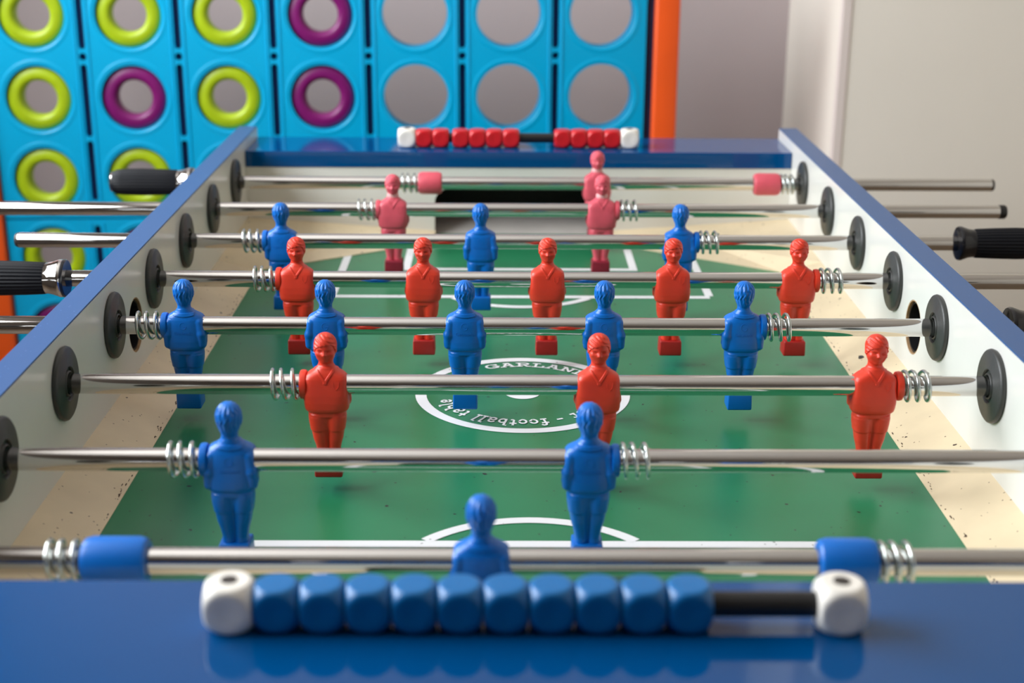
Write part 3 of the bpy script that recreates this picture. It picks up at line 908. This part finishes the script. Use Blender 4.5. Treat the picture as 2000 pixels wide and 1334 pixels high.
# ------------------------------------------------------------------ the room
def struct(name, bm, m):
    o = obj(name, bm, m); o['kind'] = 'structure'; return o
XL, XR, YB, YFR, ZC = -1.35, 2.2, 2.12, -3.4, 2.7
CX, CY = .540, 1.66                    # corner of the boxed-out wall on the right
bm = BM(); box(bm, XL-.1, XR+.1, YFR-.1, YB+.1, -.1, 0); struct('floor', bm, 'floor_wood')
bm = BM(); box(bm, XL-.1, XR+.1, YFR-.1, YB+.1, ZC, ZC+.1); struct('ceiling', bm, 'ceiling_white')
bm = BM(); box(bm, XL-.1, XR+.1, YB, YB+.1, 0.0005, ZC-.0005); struct('wall_back', bm, 'wall_lilac')
bm = BM(); box(bm, CX, XR-.0005, CY, YB-.0005, 0.0005, ZC-.0005); struct('wall_right_projection', bm, 'wall_cream')
bm = BM(); box(bm, XR, XR+.1, YFR, YB-.0005, 0.0005, ZC-.0005); struct('wall_right', bm, 'wall_cream')
bm = BM(); box(bm, XL-.1, XR+.1, YFR-.1, YFR-.0005, 0.0005, ZC-.0005); struct('wall_front', bm, 'wall_front_brown')
# left wall with a window opening
WY0, WY1, WZ0, WZ1 = -.45, 1.45, 1.28, 2.32
bm = BM()
plate_with_holes(bm, [(YFR, .0005), (YB-.0005, .0005), (YB-.0005, ZC-.0005), (YFR, ZC-.0005)], [[(WY0, WZ0), (WY1, WZ0), (WY1, WZ1), (WY0, WZ1)]], lambda u, v: Vector((XL, u, v)), (-.1, 0, 0))
struct('wall_left', bm, 'wall_front_brown')
bm = BM()
for a in (WY0+.0005, (WY0+WY1)/2-.025, WY1-.0505): box(bm, XL-.06, XL-.02, a, a+.05, WZ0+.0005, WZ1-.0005)
for z in (WZ0+.0005, WZ1-.0505): box(bm, XL-.059, XL-.021, WY0+.051, WY1-.051, z, z+.05)
struct('window_1', bm, 'trim_pink')
# moulding strips on the corner of the projection
bm = BM()
box(bm, CX-.002, CX+.014, CY-.002, CY+.014, 0.0006, ZC-.0006, .0015, 2)
struct('trim_1', bm, 'trim_pink')

# ------------------------------------------------------------------ light
def area(name, loc, rot, sx, sy, power, col):
    l = bpy.data.lights.new(name, 'AREA'); l.shape = 'RECTANGLE'; l.size = sx; l.size_y = sy; l.energy = power; l.color = col
    o = bpy.data.objects.new(name, l); C.objects.link(o); o.location = loc; o.rotation_euler = rot
    return o
area('window_daylight', (XL-.08, (WY0+WY1)/2, (WZ0+WZ1)/2), (0, -PI/2, 0), WZ1-WZ0, WY1-WY0, 92, (.93, .97, 1.0))
w = bpy.data.worlds.new('World'); bpy.context.scene.world = w; w.use_nodes = True
w.node_tree.nodes['Background'].inputs[0].default_value = (.75, .85, 1, 1)
w.node_tree.nodes['Background'].inputs[1].default_value = 1.0

# ------------------------------------------------------------------ camera
cam = bpy.data.cameras.new('camera'); co = bpy.data.objects.new('camera', cam); C.objects.link(co)
cx, cy, cz, yaw, pitch, roll, F = CAMP = (-.02117, -.75312, .38482, .00699, .32011, .00529, 2800.)
f = Vector((math.sin(yaw)*math.cos(pitch), math.cos(yaw)*math.cos(pitch), -math.sin(pitch)))
rt = Vector((math.cos(yaw), -math.sin(yaw), 0)); up = rt.cross(f)
r2_ = rt*math.cos(roll)+up*math.sin(roll); u2 = up*math.cos(roll)-rt*math.sin(roll)
mw = Matrix(((r2_.x, u2.x, -f.x, cx), (r2_.y, u2.y, -f.y, cy), (r2_.z, u2.z, -f.z, cz+FLOOR), (0, 0, 0, 1)))
co.matrix_world = mw
cam.sensor_fit = 'HORIZONTAL'; cam.sensor_width = 36; cam.lens = F/2000*36
cam.clip_start = .01
cam.dof.use_dof = True; cam.dof.focus_distance = 1.24; cam.dof.aperture_fstop = 5.8
sc = bpy.context.scene; sc.camera = co
sc.view_settings.view_transform = 'Standard'; sc.view_settings.look = 'None'
sc.view_settings.gamma = 1; sc.view_settings.use_curve_mapping = False
sc.view_settings.exposure = 0.0
sc.cycles.max_bounces = 10; sc.cycles.diffuse_bounces = 6; sc.cycles.glossy_bounces = 5
sc.cycles.caustics_reflective = False; sc.cycles.caustics_refractive = False
sc.cycles.sample_clamp_indirect = 6
sc.cycles.use_denoising = True
